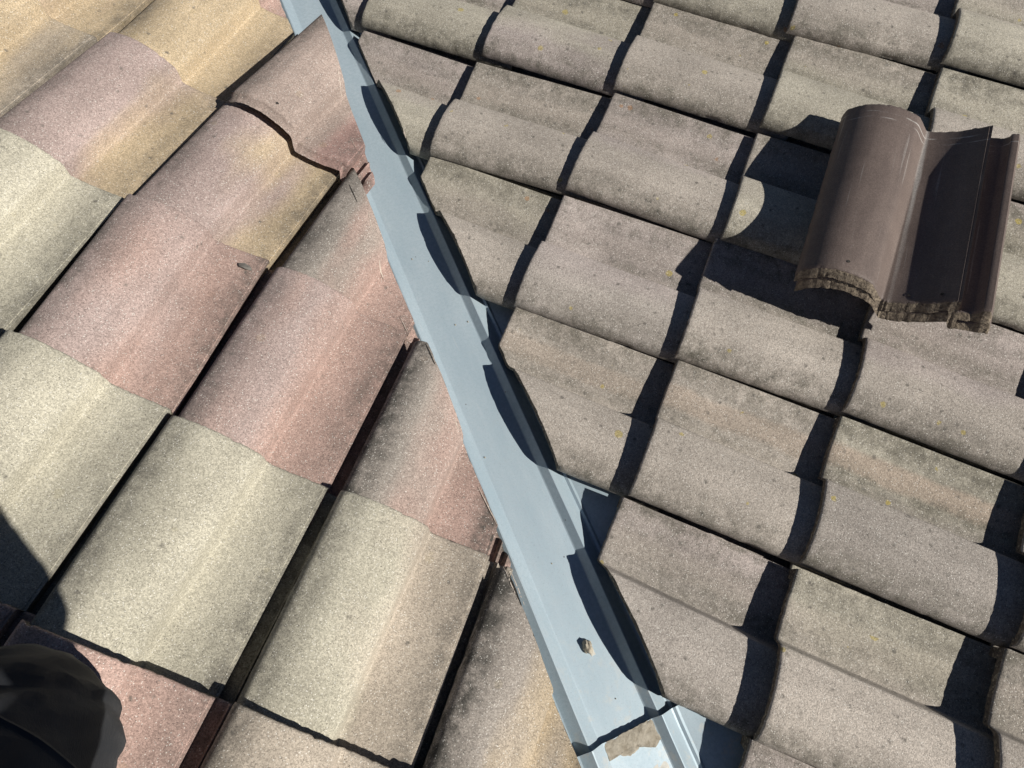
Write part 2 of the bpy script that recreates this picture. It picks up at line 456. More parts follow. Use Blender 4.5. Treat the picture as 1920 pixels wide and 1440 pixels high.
def tile_bm(seed, length=TILE_L, rough=0.0012, nu=62, thick_nose=0.0, zs=1.0, head_mat=0, thick_head=0.0, stretch=0.004, head_slope=0.0):
    us = [0.0, 0.0004, 0.0012, 0.003, 0.0045, 0.007, 0.010, 0.0135]
    n1 = int(nu * 0.46)
    us += [0.0135 + (U_CREASE - 0.0135) * k / n1 for k in range(1, n1 + 1)]
    us += [U_CREASE - 0.0195 + 0.0015 * k for k in range(1, 16)]
    n2 = int(nu * 0.32)
    us += [U_CREASE + (U_LIP - U_CREASE) * k / n2 for k in range(1, n2 + 1)]
    us += [U_LIP - 0.0055, U_LIP - 0.0048, U_LIP + 0.003, 0.2945, 0.296, 0.2985, 0.301, 0.3025, 0.3115, 0.314, 0.317, 0.321, 0.326, 0.329, 0.331]
    us = sorted(us)
    us = [q for k, q in enumerate(us) if k == 0 or q - us[k - 1] > 2e-4]
    vs = [0.0, 0.0012, 0.004, 0.011]
    nv = 34
    vs += [0.011 + (length - 0.025) * k / nv for k in range(1, nv + 1)] + [length - 0.009, length - 0.004, length - 0.0015, length]
    n_last = len(vs) - 1
    bm = bmesh.new()
    top, bot = [], []
    for iv, v in enumerate(vs):
        rt, rb = [], []
        for iu, u in enumerate(us):
            h = prof(u, v, zs)
            ed = {0: 0.0035, 1: 0.0012}.get(iv, 0.0)
            ed += {n_last: 0.009, n_last - 1: 0.0042, n_last - 2: 0.0012}.get(iv, 0.0) * (0.4 if thick_head else 1.0)
            jy = jx = jz = 0.0
            # granular arris at nose and roll edge, with a few bigger nibbles
            if iv <= 2:
                c = noise.noise((u * 260 + seed * 13.1, seed * 3.7, 0)) * rough * 1.1
                big = noise.noise((u * 70 + seed * 5.3, seed * 9.1, 4.0))
                jy = c - max(0.0, big - 0.38) * rough * 7
                jz = noise.noise((u * 300, seed * 2.2, 9.0)) * rough * 0.5
            if iv >= n_last - 1:
                jy = noise.noise((u * 240 + seed * 9.1, seed * 2.7, 3.0)) * rough
                jz = noise.noise((u * 280, seed * 4.2, 5.0)) * rough * 0.9
            if iu <= 1:
                c = noise.noise((v * 210 + seed * 7.7, seed * 1.3, 2.0)) * rough * 0.9
                big = noise.noise((v * 45 + seed * 3.3, seed * 6.1, 7.0))
                jx = c + max(0.0, big - 0.42) * rough * 6
            if abs(u - U_LIP - 0.003) < 1e-6: jx -= 0.0075
            und = noise.noise((u * 9 + seed, v * 7, seed * 2.0)) * 0.0011
            if u > U_CREASE:
                jx += stretch * min(1.0, (u - U_CREASE) / (U_LIP - U_CREASE))
            rt.append(bm.verts.new((u + jx, -v + jy, h - ed + jz + und)))
            hb = under(u, v, zs)
            if iv <= 2: hb -= thick_nose
            if thick_head and iv >= n_last - 2:
                hb -= thick_head * (0.8 + 0.5 * noise.noise((u * 40, seed, 1.0)))
            rb.append(bm.verts.new((u + jx, -v + jy * 1.3 - (max(thick_head * 0.7, head_slope) if iv == n_last else 0.0), hb + und)))
        top.append(rt); bot.append(rb)
    NU, NV = len(us), len(vs)
    for a in range(NV - 1):
        for c in range(NU - 1):
            bm.faces.new((top[a][c], top[a + 1][c], top[a + 1][c + 1], top[a][c + 1]))
            bm.faces.new((bot[a][c], bot[a][c + 1], bot[a + 1][c + 1], bot[a + 1][c]))
    for c in range(NU - 1):
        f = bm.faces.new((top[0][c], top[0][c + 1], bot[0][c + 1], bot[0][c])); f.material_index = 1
        f = bm.faces.new((top[-1][c + 1], top[-1][c], bot[-1][c], bot[-1][c + 1])); f.material_index = head_mat
    for a in range(NV - 1):
        bm.faces.new((top[a + 1][0], top[a][0], bot[a][0], bot[a + 1][0]))
        bm.faces.new((top[a][-1], top[a + 1][-1], bot[a + 1][-1], bot[a][-1]))
    bm.normal_update()
    return bm

VARIANTS = 5
tile_bms = [tile_bm(k + 1.37 * k, stretch=0.004) for k in range(VARIANTS)] + [tile_bm(k + 1.37 * k + 20, stretch=0.0205) for k in range(VARIANTS)]
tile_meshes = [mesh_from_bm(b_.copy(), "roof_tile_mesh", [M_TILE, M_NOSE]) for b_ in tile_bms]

def set_tones(o, a, b, split, grime, lichen, stripe, seed):
    o["tone_a"] = [float(v) for v in a]
    o["tone_b"] = [float(v) for v in b]
    o["split"] = float(split); o["grime"] = float(grime)
    o["lichen"] = float(lichen); o["stripe"] = float(stripe); o["seed"] = float(seed)

def cut_mesh(var, mw, planes):
    """planes: list of (point, outward normal) in world space; what lies outwards is removed"""
    bm = tile_bms[var].copy()
    inv = mw.inverted()
    for co, no in planes:
        lco = inv @ co
        lno = (inv.to_3x3() @ no).normalized()
        geom = bm.verts[:] + bm.edges[:] + bm.faces[:]
        res = bmesh.ops.bisect_plane(bm, geom=geom, plane_co=lco, plane_no=lno, clear_outer=True, dist=1e-6)
        edges = [e for e in res['geom_cut'] if isinstance(e, bmesh.types.BMEdge) and e.is_boundary]
        if edges:
            r = bmesh.ops.holes_fill(bm, edges=edges, sides=0)
            for f in r['faces']:
                f.material_index = 1
                f.smooth = False
    for co, no in planes:
        lco = inv @ co
        lno = (inv.to_3x3() @ no).normalized()
        for vt in bm.verts:
            if abs((vt.co - lco).dot(lno)) < 2e-5:
                vt.co -= lno * (abs(noise.noise(vt.co * 170)) * 0.0016 + max(0.0, noise.noise(vt.co * 45) - 0.25) * 0.004)
    return mesh_from_bm(bm, "cut_roof_tile_mesh", [M_TILE, M_NOSE])

# ------------------------------------------------------------------ ground and roof decks
def sheet(name, pts, mat, thick):
    bm = bmesh.new()
    t = [bm.verts.new(p) for p in pts]
    d = [bm.verts.new(Vector(p) - Vector((0, 0, thick))) for p in pts]
    bm.faces.new(t); bm.faces.new(list(reversed(d)))
    n = len(pts)
    for i in range(n):
        bm.faces.new((t[i], d[i], d[(i + 1) % n], t[(i + 1) % n]))
    bmesh.ops.recalc_face_normals(bm, faces=bm.faces[:])
    return bpy.data.objects.new(name, mesh_from_bm(bm, name + "_mesh", mat, False))

g_o = sheet("ground", [(-150, -150, -4.5), (150, -150, -4.5), (150, 150, -4.5), (-150, 150, -4.5)], M_GROUND, 0.2)
tag(link(g_o), kind='structure')

DECK = -0.140
CUT_L, CUT_R = -0.195, -0.040          # across-valley position of the saw cuts
VS = 1.45
def valley_pt(s, h):
    return Vector((-s, s * math.tan(PR) / math.tan(PL), -s * math.tan(PR))) + Vector((0, 0, h))

def deck(name, side, label):
    h = DECK
    if side == 'L':
        a = left_pt(-2.0, -2.3, h)
        # intersection strip stays below the flashing
        pts = [left_pt(-2.55, -2.3, h), left_pt(1.9, -2.3, h), valley_pt(-1.9, h - .02), valley_pt(1.9, h - .02), left_pt(-2.55, 2.0, h)]
    else:
        pts = [right_pt(2.6, -2.2, h), right_pt(2.6, 2.3, h), right_pt(-2.0, 2.3, h), valley_pt(1.9, h - .02), valley_pt(-1.9, h - .02)]
    bm = bmesh.new()
    t = [bm.verts.new(p) for p in pts]
    d = [bm.verts.new(p - Vector((0, 0, 0.03))) for p in pts]
    bm.faces.new(t); bm.faces.new(list(reversed(d)))
    for i in range(len(pts)):
        bm.faces.new((t[i], d[i], d[(i + 1) % len(pts)], t[(i + 1) % len(pts)]))
    bmesh.ops.recalc_face_normals(bm, faces=bm.faces[:])
    o = bpy.data.objects.new(name, mesh_from_bm(bm, name + "_mesh", M_FELT, False))
    link(o); tag(o, label=label, kind='structure')
    return o

roof_l = deck("roof_slope", 'L', "sunny roof slope of pink, buff and cream tiles, left of the metal valley")
roof_r = deck("roof_slope", 'R', "grey brown lichen spotted tiled roof slope, right of the metal valley")

# ------------------------------------------------------------------ tiles on the slopes
PINK = (0.405, 0.288, 0.248); MAUVE = (0.370, 0.292, 0.268); GOLD = (0.465, 0.372, 0.250)
CREAM = (0.425, 0.400, 0.322); PALE = (0.420, 0.365, 0.300); GREY = (0.330, 0.295, 0.260)
LT = {  # tone_a, tone_b, split, grime
    (-1, 2): (MAUVE, PINK, 0.35, 0.9), (0, 2): (MAUVE, PINK, 0.40, 0.9), (1, 2): (GREY, PINK, 0.36, 1.5),
    (0, 3): (GREY, PINK, 0.30, 1.2), (-1, 1): (CREAM, CREAM, 0.5, 0.55), (0, 1): (CREAM, PALE, 1.05, 0.9),
    (1, 1): (CREAM, PALE, 0.45, 0.9), (2, 1): (GREY, GOLD, 0.42, 1.7), (0, 0): (PINK, PINK, 0.5, 0.8),
    (1, 0): (PALE, GREY, 0.9, 0.9), (-2, 2): (CREAM, CREAM, 0.5, 0.9), (-2, 3): (MAUVE, GOLD, 0.62, 0.8),
    (-1, 3): (MAUVE, GOLD, 0.60, 0.9), (-1, 4): (PINK, GOLD, 0.25, 0.9), (-2, 4): (GOLD, GOLD, 0.5, 0.8),
    (-3, 3): (GOLD, PALE, 0.7, 0.8), (-3, 4): (PINK, GOLD, 0.4, 0.8), (-3, 2): (CREAM, GOLD, 0.9, 0.8),
    (-2, 1): (CREAM, PINK, 0.9, 0.8), (2, 0): (GREY, PALE, 0.6, 1.2), (-1, 0): (CREAM, PINK, 0.7, 0.8)}
RND = random.Random(11)

def place_tile(name, parent, mw, var, planes, tones, seed):
    if planes:
        me = cut_mesh(var, mw, planes)
        if len(me.polygons) < 60:
            return None
    else:
        me = tile_meshes[var]
    o = bpy.data.objects.new(name, me)
    link(o, parent)
    o.matrix_world = mw
    set_tones(o, *tones, seed)
    return o

def frame(bx, by, origin, ang, sag, lift):
    """tile axes from slope axes; ang turns it in the slope, sag tips the head down so courses can lap"""
    bz = bx.cross(by).normalized()
    x = bx * math.cos(ang) + by * math.sin(ang)
    y = by * math.cos(ang) - bx * math.sin(ang)
    y2 = (y + bz * sag).normalized()
    z2 = x.cross(y2).normalized()
    o = origin + bz * lift
    return Matrix(((x.x, y2.x, z2.x, o.x), (x.y, y2.y, z2.y, o.y), (x.z, y2.z, z2.z, o.z), (0, 0, 0, 1)))

def across(v):
    return v.x * V_N.x + v.y * V_N.y

SURF = {}
def exposed_fraction(mw, keep):
    n = k = 0
    for iu in range(9):
        for iv in range(9):
            p = mw @ Vector((TW * (iu + .5) / 9, -G * (iv + .5) / 9, 0))
            n += 1
            k += keep(p)
    return k / n

left_tiles, right_tiles = {}, {}
for j in range(-4, 6):
    for i in range(-7, 7):
        a, s = left_corner(i, j)
        a2, s2 = left_corner(i, j - 1)
        ang = math.atan2(a2 - a, s - s2)
        rr = random.Random(i * 131 + j * 17 + 5)
        step = {1: 0.036, 2: 0.0315, 0: 0.036, -1: 0.036}.get(j, 0.0195) + rr.uniform(-.0015, .0015)
        bx, by = left_basis()
        mw = frame(bx, by, left_pt(a, s), ang, step / G, rr.uniform(-.001, .001) - EDGE_H * .9)
        p0 = mw @ Vector((0.15, -0.17, 0))
        if p0.x < -2.4 or p0.y > 1.75 or p0.y < -2.05:
            continue
        cm = {(2, 1): -0.221, (3, 0): -0.221, (1, 2): -0.197}.get((i, j), CUT_L) + rr.uniform(-.003, .003)
        fr = exposed_fraction(mw, lambda p: across(p) < cm)
        if fr < 0.14:
            continue
        if (i, j) == (-1, 4) and False:
            continue
        planes = [] if min(across(mw @ Vector((u, -v, 0))) for u in (0, .331) for v in (0, .42)) < -9 else []
        if max(across(mw @ Vector((u, -v, 0))) for u in (0, .331) for v in (0, .42)) > cm:
            planes = [(V_N * cm, V_N)]
        tn = LT.get((i, j))
        if tn is None:
            tn = rr.choice([(MAUVE, PINK, .4, .9), (CREAM, PALE, .8, .8), (MAUVE, GOLD, .6, .9), (CREAM, CREAM, .5, .8), (GREY, PINK, .5, 1.1)])
        o = place_tile("roof_tile", roof_l, mw, rr.randrange(VARIANTS), planes, (tn[0], tn[1], tn[2], tn[3] * 0.85, 0.10, 0.0), rr.uniform(0, 40))
        left_tiles[(i, j)] = (o, mw)

RA = (0.400, 0.358, 0.314); RB = (0.398, 0.348, 0.322); RCo = (0.415, 0.385, 0.318); RD = (0.368, 0.332, 0.297)
for b_i in range(-5, 10):
    for a_i in range(-4, 9):
        u, y = right_corner(a_i, b_i)
        u2, y2 = right_corner(a_i + 1, b_i)
        ang = math.atan2(y2 - y, u2 - u)
        rr = random.Random(a_i * 97 + b_i * 29 + 3)
        low = max(0.0, min(1.0, (b_i - 2) / 3.0))
        step = {3: 0.0255, 4: 0.031}.get(b_i, 0.0225 if b_i < 3 else 0.037) + rr.uniform(-.0015, .002)
        bx, by = right_basis()
        mw = frame(bx, by, right_pt(u, y), ang, step / G, rr.uniform(-.001, .0015) - EDGE_H * .9)
        p0 = mw @ Vector((0.15, -0.17, 0))
        if p0.x > 2.35 or p0.y > 2.05 or p0.y < -2.0:
            continue
        cm = CUT_R + rr.uniform(-.004, .004)
        fr = exposed_fraction(mw, lambda p: across(p) > cm)
        if fr < 0.14:
            continue
        planes = []
        if min(across(mw @ Vector((w, -v, 0))) for w in (0, .331) for v in (0, .42)) < cm:
            planes = [(V_N * cm, -V_N)]
        ta = rr.choice([RA, RB, RA, RD] if b_i >= 3 else [RA, RCo, RCo, RB])
        tb = rr.choice([RA, RB, RCo])
        kv = rr.uniform(0.90, 1.08)
        ta = tuple(v * kv for v in ta); tb = tuple(v * kv for v in tb)
        st = {4: 0.6, 5: 0.12, 2: 0.10}.get(b_i, 0.06) * rr.uniform(.7, 1.2)
        if (a_i, b_i) == (4, 4): st = 0.85
        o = place_tile("roof_tile", roof_r, mw, VARIANTS + rr.randrange(VARIANTS), planes, (ta, tb, rr.uniform(.3, .8), rr.uniform(.75, 1.05), rr.uniform(.75, 1.0), st), rr.uniform(0, 40))
        right_tiles[(a_i, b_i)] = (o, mw)

# ------------------------------------------------------------------ valley flashing
def flash_profile():
    """(across, height) of the pressed sheet, relative to centre of its flat"""
    return [(-0.215, 0.040), (-0.150, 0.0215), (-0.128, 0.0165), (-0.098, 0.0), (-0.0945, 0.0008), (-0.0745, 0.0160), (-0.0720, 0.0160), (-0.0515, 0.0012), (-0.0485, 0.0),
            (0.0485, 0.0), (0.0508, 0.0010), (0.0640, 0.0130), (0.0660, 0.0130), (0.0875, 0.0008), (0.091, 0.0), (0.096, 0.0028), (0.101, 0.0010), (0.160, 0.0150), (0.225, 0.030)]

F_H = -0.076
def flash_sheet(name, d0, d1, lift, label, sheet_seed):
    prof_pts = flash_profile()
    dense = []
    for k in range(len(prof_pts) - 1):
        a, b2 = prof_pts[k], prof_pts[k + 1]
        m = max(1, int((b2[0] - a[0]) / 0.018))
        for q in range(m):
            t = q / m
            dense.append((a[0] + (b2[0] - a[0]) * t, a[1] + (b2[1] - a[1]) * t))
    dense.append(prof_pts[-1])
    bm = bmesh.new()
    rows = []
    nd = max(8, int((d1 - d0) / 0.03))
    th = 0.0016
    for layer in (0, 1):
        grid = []
        for r in range(nd + 1):
            d = d0 + (d1 - d0) * r / nd
            row = []
            for c, h in dense:
                wob = noise.noise((d * 5 + sheet_seed, c * 8, 0)) * 0.0009
                sk = 0.007 * (d + 0.84)
                cc = -0.1175 + sk + c + noise.noise((d * 3.1, sheet_seed, c * 5)) * 0.0012
                # the free end lifts a little
                endlift = 0.0
                if lift > 0:
                    endlift = lift * 0.35 * max(0, (d - (d1 - 0.10)) / 0.10) + 0.0025 * max(0, (d - (d1 - 0.03)) / 0.03) * abs(c) / 0.09
                row.append(bm.verts.new(V_N * cc + V_D * (d + noise.noise((c * 40, sheet_seed, 1)) * 0.0012) + V_U * (F_H + h + lift + wob + endlift - th * layer)))
            grid.append(row)
        rows.append(grid)
    T, B = rows
    nc = len(dense)
    for r in range(nd):
        for k in range(nc - 1):
            bm.faces.new((T[r][k], T[r][k + 1], T[r + 1][k + 1], T[r + 1][k]))
            bm.faces.new((B[r][k], B[r + 1][k], B[r + 1][k + 1], B[r][k + 1]))
    for r in range(nd):
        bm.faces.new((T[r][0], T[r + 1][0], B[r + 1][0], B[r][0]))
        bm.faces.new((T[r + 1][-1], T[r][-1], B[r][-1], B[r + 1][-1]))
    for k in range(nc - 1):
        bm.faces.new((T[0][k + 1], T[0][k], B[0][k], B[0][k + 1]))
        bm.faces.new((T[-1][k], T[-1][k + 1], B[-1][k + 1], B[-1][k]))
    bmesh.ops.recalc_face_normals(bm, faces=bm.faces[:])
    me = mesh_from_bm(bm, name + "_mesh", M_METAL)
    me.set_sharp_from_angle(angle=math.radians(14))
    o = link(bpy.data.objects.new(name, me))
    # the object's axes follow the sheet: x across, y down the valley
    mw = Matrix(((V_N.x, V_D.x, V_U.x, 0), (V_N.y, V_D.y, V_U.y, 0), (V_N.z, V_D.z, V_U.z, 0), (0, 0, 0, 1)))
    me.transform(mw.inverted())
    o.matrix_world = mw
    tag(o, label=label, cat="flashing")
    return o

sheet_long = flash_sheet("valley_flashing", -0.95, 1.75, 0.0, "long pale blue metal valley sheet running between the two roof slopes", 3.1)
sheet_near = flash_sheet("valley_flashing", -1.75, -0.838, 0.0075, "short mortar stained metal valley sheet lapped over the long one at the bottom edge", 8.4)

def flash_pt(c, d, h=0.0):
    return V_N * (-0.1175 + 0.007 * (d + 0.84) + c) + V_D * d + V_U * (F_H + h)

def patch(name, mat, outline, base_h, thick, parent, seed, label=None, res=0.006):
    """thin irregular crust lying on the flat of the flashing; outline in (across, along)"""
    n = len(outline)
    cx = sum(p[0] for p in outline) / n; cy = sum(p[1] for p in outline) / n
    bm = bmesh.new()
    rings = []
    pts = []
    for k in range(n):
        a, b2 = outline[k], outline[(k + 1) % n]
        m = max(1, int(math.hypot(b2[0] - a[0], b2[1] - a[1]) / 0.004))
        for q in range(m):
            t = q / m
            x, y = a[0] + (b2[0] - a[0]) * t, a[1] + (b2[1] - a[1]) * t
            j = 0.0022
            pts.append((x + noise.noise((x * 150, y * 150, seed)) * j, y + noise.noise((x * 150, y * 150, seed + 5)) * j))
    for f, hh in ((1.0, 0.0), (0.985, 0.6), (0.75, 1.0), (0.4, 1.0), (0.12, 1.0)):
        ring = []
        for x, y in pts:
            px, py = cx + (x - cx) * f, cy + (y - cy) * f
            h = base_h + thick * hh * (0.75 + 0.6 * noise.noise((px * 120, py * 120, seed + 2)))
            ring.append(bm.verts.new(flash_pt(px, py, h)))
        rings.append(ring)
    m = len(pts)
    for a, b2 in zip(rings, rings[1:]):
        for k in range(m):
            bm.faces.new((a[k], a[(k + 1) % m], b2[(k + 1) % m], b2[k]))
    bm.faces.new(rings[-1])
    bmesh.ops.recalc_face_normals(bm, faces=bm.faces[:])
    o = link(bpy.data.objects.new(name, mesh_from_bm(bm, name + "_mesh", mat)))
    mw = parent.matrix_world
    o.data.transform(mw.inverted())
    o.parent = parent
    if label: o['label'] = label
    return o

NEAR_H = 0.0075 + 0.0026
patch("mortar_crust", M_MORTAR, [(-0.049, -0.8375), (0.049, -0.8375), (0.050, -0.872), (0.034, -0.880), (0.010, -0.868), (-0.012, -0.874), (-0.032, -0.864), (-0.049, -0.866)], NEAR_H - 0.0004, 0.0032, sheet_near, 1.0)
patch("lime_smear", M_LIME, [(-0.046, -0.885), (0.03, -0.88), (0.045, -0.91), (0.03, -0.96), (-0.02, -0.975), (-0.046, -0.95)], NEAR_H - 0.0022, 0.0005, sheet_near, 4.0)

def lump(name, mat, centre, size, seed, parent=None, axes=None, sub=3):
    bm = bmesh.new()
    bmesh.ops.create_icosphere(bm, subdivisions=sub, radius=1.0)
    for v in bm.verts:
        k = 1 + 0.35 * noise.noise(v.co * 1.6 + Vector((seed, 0, 0))) + 0.2 * noise.noise(v.co * 4.5 + Vector((0, seed, 0)))
        v.co = Vector((v.co.x * size[0], v.co.y * size[1], v.co.z * size[2])) * k
    me = mesh_from_bm(bm, name + "_mesh", mat)
    ax = axes or (V_N, V_D, V_U)
    mw = Matrix(((ax[0].x, ax[1].x, ax[2].x, centre.x), (ax[0].y, ax[1].y, ax[2].y, centre.y), (ax[0].z, ax[1].z, ax[2].z, centre.z), (0, 0, 0, 1)))
    o = link(bpy.data.objects.new(name, me))
    if parent is None:
        o.matrix_world = mw
    else:
        me.transform(parent.matrix_world.inverted() @ mw)
        o.parent = parent
    return o

# ------------------------------------------------------------------ loose tiles
def whole_tile(name, mw, length, mats, seed, rough, planes=None, thick_nose=0.004, zs=1.0, head_mat=0, thick_head=0.0, head_slope=0.0):
    bm = tile_bm(seed, length, rough, 74, thick_nose, zs, head_mat, thick_head, 0.004, head_slope)
    if planes:
        inv = mw.inverted()
        for co, no in planes:
            geom = bm.verts[:] + bm.edges[:] + bm.faces[:]
            res = bmesh.ops.bisect_plane(bm, geom=geom, plane_co=inv @ co, plane_no=(inv.to_3x3() @ no).normalized(), clear_outer=True, dist=1e-6)
            ed = [e for e in res['geom_cut'] if isinstance(e, bmesh.types.BMEdge) and e.is_boundary]
            if ed:
                r = bmesh.ops.holes_fill(bm, edges=ed, sides=0)
                for f in r['faces']: f.material_index = 1
    o = link(bpy.data.objects.new(name, mesh_from_bm(bm, name + "_mesh", mats)))
    o.matrix_world = mw
    return o

def nail_hole(parent, u, v, r=0.003, zs=1.0):
    bm = bmesh.new()
    bmesh.ops.create_circle(bm, cap_ends=True, radius=r, segments=12)
    for vt in bm.verts:
        x, y = vt.co.x * (1 + .3 * noise.noise((vt.co.x * 500, vt.co.y * 500, u * 90))) + u, vt.co.y - v
        vt.co = Vector((x, y, prof(x, v, zs) + 0.0012))
    o = link(bpy.data.objects.new("nail_hole", mesh_from_bm(bm, "nail_hole_mesh", M_KERF)), parent)
    return o

def rot_vec(r):
    r = Vector(r)
    return Quaternion(r.normalized(), r.length).to_matrix()

bq = rot_vec((-0.0870, -0.5597, 0.0093))
b_org = Vector((0.4962, 0.6514, 0.1849))
def brown_mw(dz, dx=0.0, dy=0.0):
    m = bq.to_4x4()
    m.translation = b_org + bq @ Vector((dx, dy, dz))
    return m
M_BNOSE = mat_simple("brown_tile_nose", (0.08, 0.062, 0.048), (0.30, 0.245, 0.18), 150.0, 0.95, 1.0, 0.004)
brown = whole_tile("loose_tile", brown_mw(0.0), 0.44, [M_BROWN, M_BNOSE], 21.0, 0.0022, None, 0.002, 1.3, 1, 0.009)
tag(brown, "smooth dark brown curved roof tile lying loose on top of the grey slope", "roof tile", "loose brown tiles stacked on the slope")
nail_hole(brown, 0.088, 0.418, 0.003, 1.3); nail_hole(brown, 0.200, 0.424, 0.003, 1.3); nail_hole(brown, 0.250, 0.424, 0.003, 1.3)
brown2 = whole_tile("loose_tile", brown_mw(-0.025, 0.004, -0.004), 0.44, [M_BROWN, M_BNOSE], 33.0, 0.0022, None, 0.002, 1.3, 1, 0.009)
tag(brown2, "second dark brown tile nested underneath the loose brown one, only its rough end showing", "roof tile", "loose brown tiles stacked on the slope")

bx, by = left_basis()
pk_ang = math.radians(-3.2)
pk_up = 0.030
pk_x = bx * math.cos(pk_ang) + by * math.sin(pk_ang)
pk_y = by * math.cos(pk_ang) - bx * math.sin(pk_ang)
pk_org = left_pt(-0.7005, 0.142, pk_up) + pk_y * TILE_L
pk_mw = frame(bx, by, pk_org, pk_ang, 0.012, 0.0)
pn = Vector((0.75, 0.661, 0)).normalized()
pink = whole_tile("loose_tile", pk_mw, TILE_L, [M_TILE, M_NOSE], 45.0, 0.0012, [(Vector((-0.545, 0.343, 0)), pn)], 0.0, 1.0, 0, 0.0, 0.011)
set_tones(pink, (0.375, 0.300, 0.262), (0.410, 0.272, 0.240), 0.62, 0.8, 0.1, 0.0, 6.3)
tag(pink, "pink tile cut on the slant, sitting loose on the sunny slope against the flashing", "roof tile")
nail_hole(pink, 0.098, 0.40)

# ------------------------------------------------------------------ small debris
chip_mw = left_tiles[(-1, 2)][1]
ax_l = (bx, by, bx.cross(by))
def on_tile(tab, key, u, v, h=0.0):
    mw = tab[key][1]
    return mw @ Vector((u, -v, prof(u, v) + h))


def snap(mw, x, y, h, n):
    """point of the tile's top face above plan position x, y -> tile coordinates"""
    inv = mw.inverted()
    z = 0.0
    for _ in range(6):
        # move along the vertical until the local height matches
        p = inv @ Vector((x, y, z))
        z += (prof(min(max(p.x, 0.004), 0.271), max(0.0, -p.y)) + h - p.z)
    return inv @ Vector((x, y, z))

def scratch(name, mat, parent, mw, a, b2, width, h=0.0007, seed=1.0, gaps=0.0):
    bm = bmesh.new()
    n = max(6, int(math.hypot(b2[0] - a[0], b2[1] - a[1]) / 0.003))
    dx, dy = b2[0] - a[0], b2[1] - a[1]
    L = math.hypot(dx, dy)
    nx, ny = -dy / L, dx / L
    prev = None
    for k in range(n + 1):
        t = k / n
        w = width * (0.35 + 0.65 * math.sin(math.pi * min(1, max(0, t)))) * (0.8 + 0.5 * noise.noise((t * 14, seed, 0)))
        x = a[0] + dx * t + nx * 0.0009 * noise.noise((t * 6, seed, 3)); y = a[1] + dy * t + ny * 0.0009 * noise.noise((t * 6, seed, 3))
        pts = [bm.verts.new(snap(mw, x + nx * w * q, y + ny * w * q, h if q == 0 else h - 0.0004, None)) for q in (-.5, 0, .5)]
        if prev and not (gaps and noise.noise((t * 22, seed, 8)) > gaps):
            bm.faces.new((prev[0], prev[1], pts[1], pts[0]))
            bm.faces.new((prev[1], prev[2], pts[2], pts[1]))
        prev = pts
    loose = [v for v in bm.verts if not v.link_faces]
    bmesh.ops.delete(bm, geom=loose, context='VERTS')
    bmesh.ops.recalc_face_normals(bm, faces=bm.faces[:])
    o = link(bpy.data.objects.new(name, mesh_from_bm(bm, name + "_mesh", mat)), parent)
    return o

# grinder scratches and saw kerfs beside the cut edges
def tile_at(tab, x, y):
    best = None
    for key, (o, mw) in tab.items():
        p = mw.inverted() @ Vector((x, y, mw.translation.z))
        n3 = mw.to_3x3() @ Vector((0, 0, 1))
        t = (mw.translation - Vector((x, y, 0))).dot(n3) / n3.z
        p = mw.inverted() @ Vector((x, y, t))
        if 0.0 <= p.x < 0.285 and -G <= p.y <= 0.0:
            best = (o, mw)
    return best

for name, mat, a, b2, w, gp in (
        ("saw_scratch", M_CHALK, (-0.3362, 0.047), (-0.3075, 0.0083), 0.0018, 0.25),
        ("saw_scratch", M_CHALK, (-0.2682, -0.0408), (-0.2454, -0.0662), 0.0032, 0),
        ("saw_scratch", M_CHALK, (-0.1771, -0.1326), (-0.1399, -0.1663), 0.0016, 0),
        ("saw_scratch", M_CHALK, (0.0096, -0.298), (0.024, -0.3118), 0.0018, 0),
        ("saw_scratch", M_CHALK, (0.033, -0.3177), (0.0488, -0.3327), 0.0036, 0.2),
        ("saw_scratch", M_CHALK, (0.1035, -0.39), (0.1623, -0.4428), 0.0022, 0),
        ("saw_kerf", M_KERF, (-0.4016, 0.0897), (-0.3632, 0.0523), 0.0026, 0),
        ("saw_kerf", M_KERF, (-0.1021, -0.1825), (-0.0683, -0.2161), 0.0030, 0),
        ("saw_kerf", M_KERF, (0.1952, -0.5091), (0.2362, -0.5534), 0.0030, 0),
        ("saw_scratch", M_CHALK, (0.1990, -0.5075), (0.2400, -0.5510), 0.0022, 0.1),
        ("saw_scratch", M_CHALK, (0.1873, -0.5068), (0.2273, -0.548), 0.0022, 0.1)):
    hitt = tile_at(left_tiles, (a[0] + b2[0]) / 2, (a[1] + b2[1]) / 2)
    if hitt:
        scratch(name, mat, hitt[0], hitt[1], a, b2, w, 0.0012, a[0] * 50, gp)
for a, b2, w in (((-0.3523, 0.2993), (-0.3329, 0.2775), 0.0022), ((-0.3855, 0.3329), (-0.3705, 0.3154), 0.0030)):
    hitt = tile_at(right_tiles, (a[0] + b2[0]) / 2, (a[1] + b2[1]) / 2)
    if hitt:
        scratch("saw_scratch", M_CHALK, hitt[0], hitt[1], a, b2, w, 0.0012, a[0] * 50, 0)
for a, b2, w in (((-0.5744, 0.3693), (-0.514, 0.2852), 0.0018), ((-0.4592, 0.2078), (-0.4266, 0.1753), 0.0014)):
    scratch("saw_scratch", M_CHALK, pink, pk_mw, a, b2, w, 0.0012, a[0] * 50, 0.15)

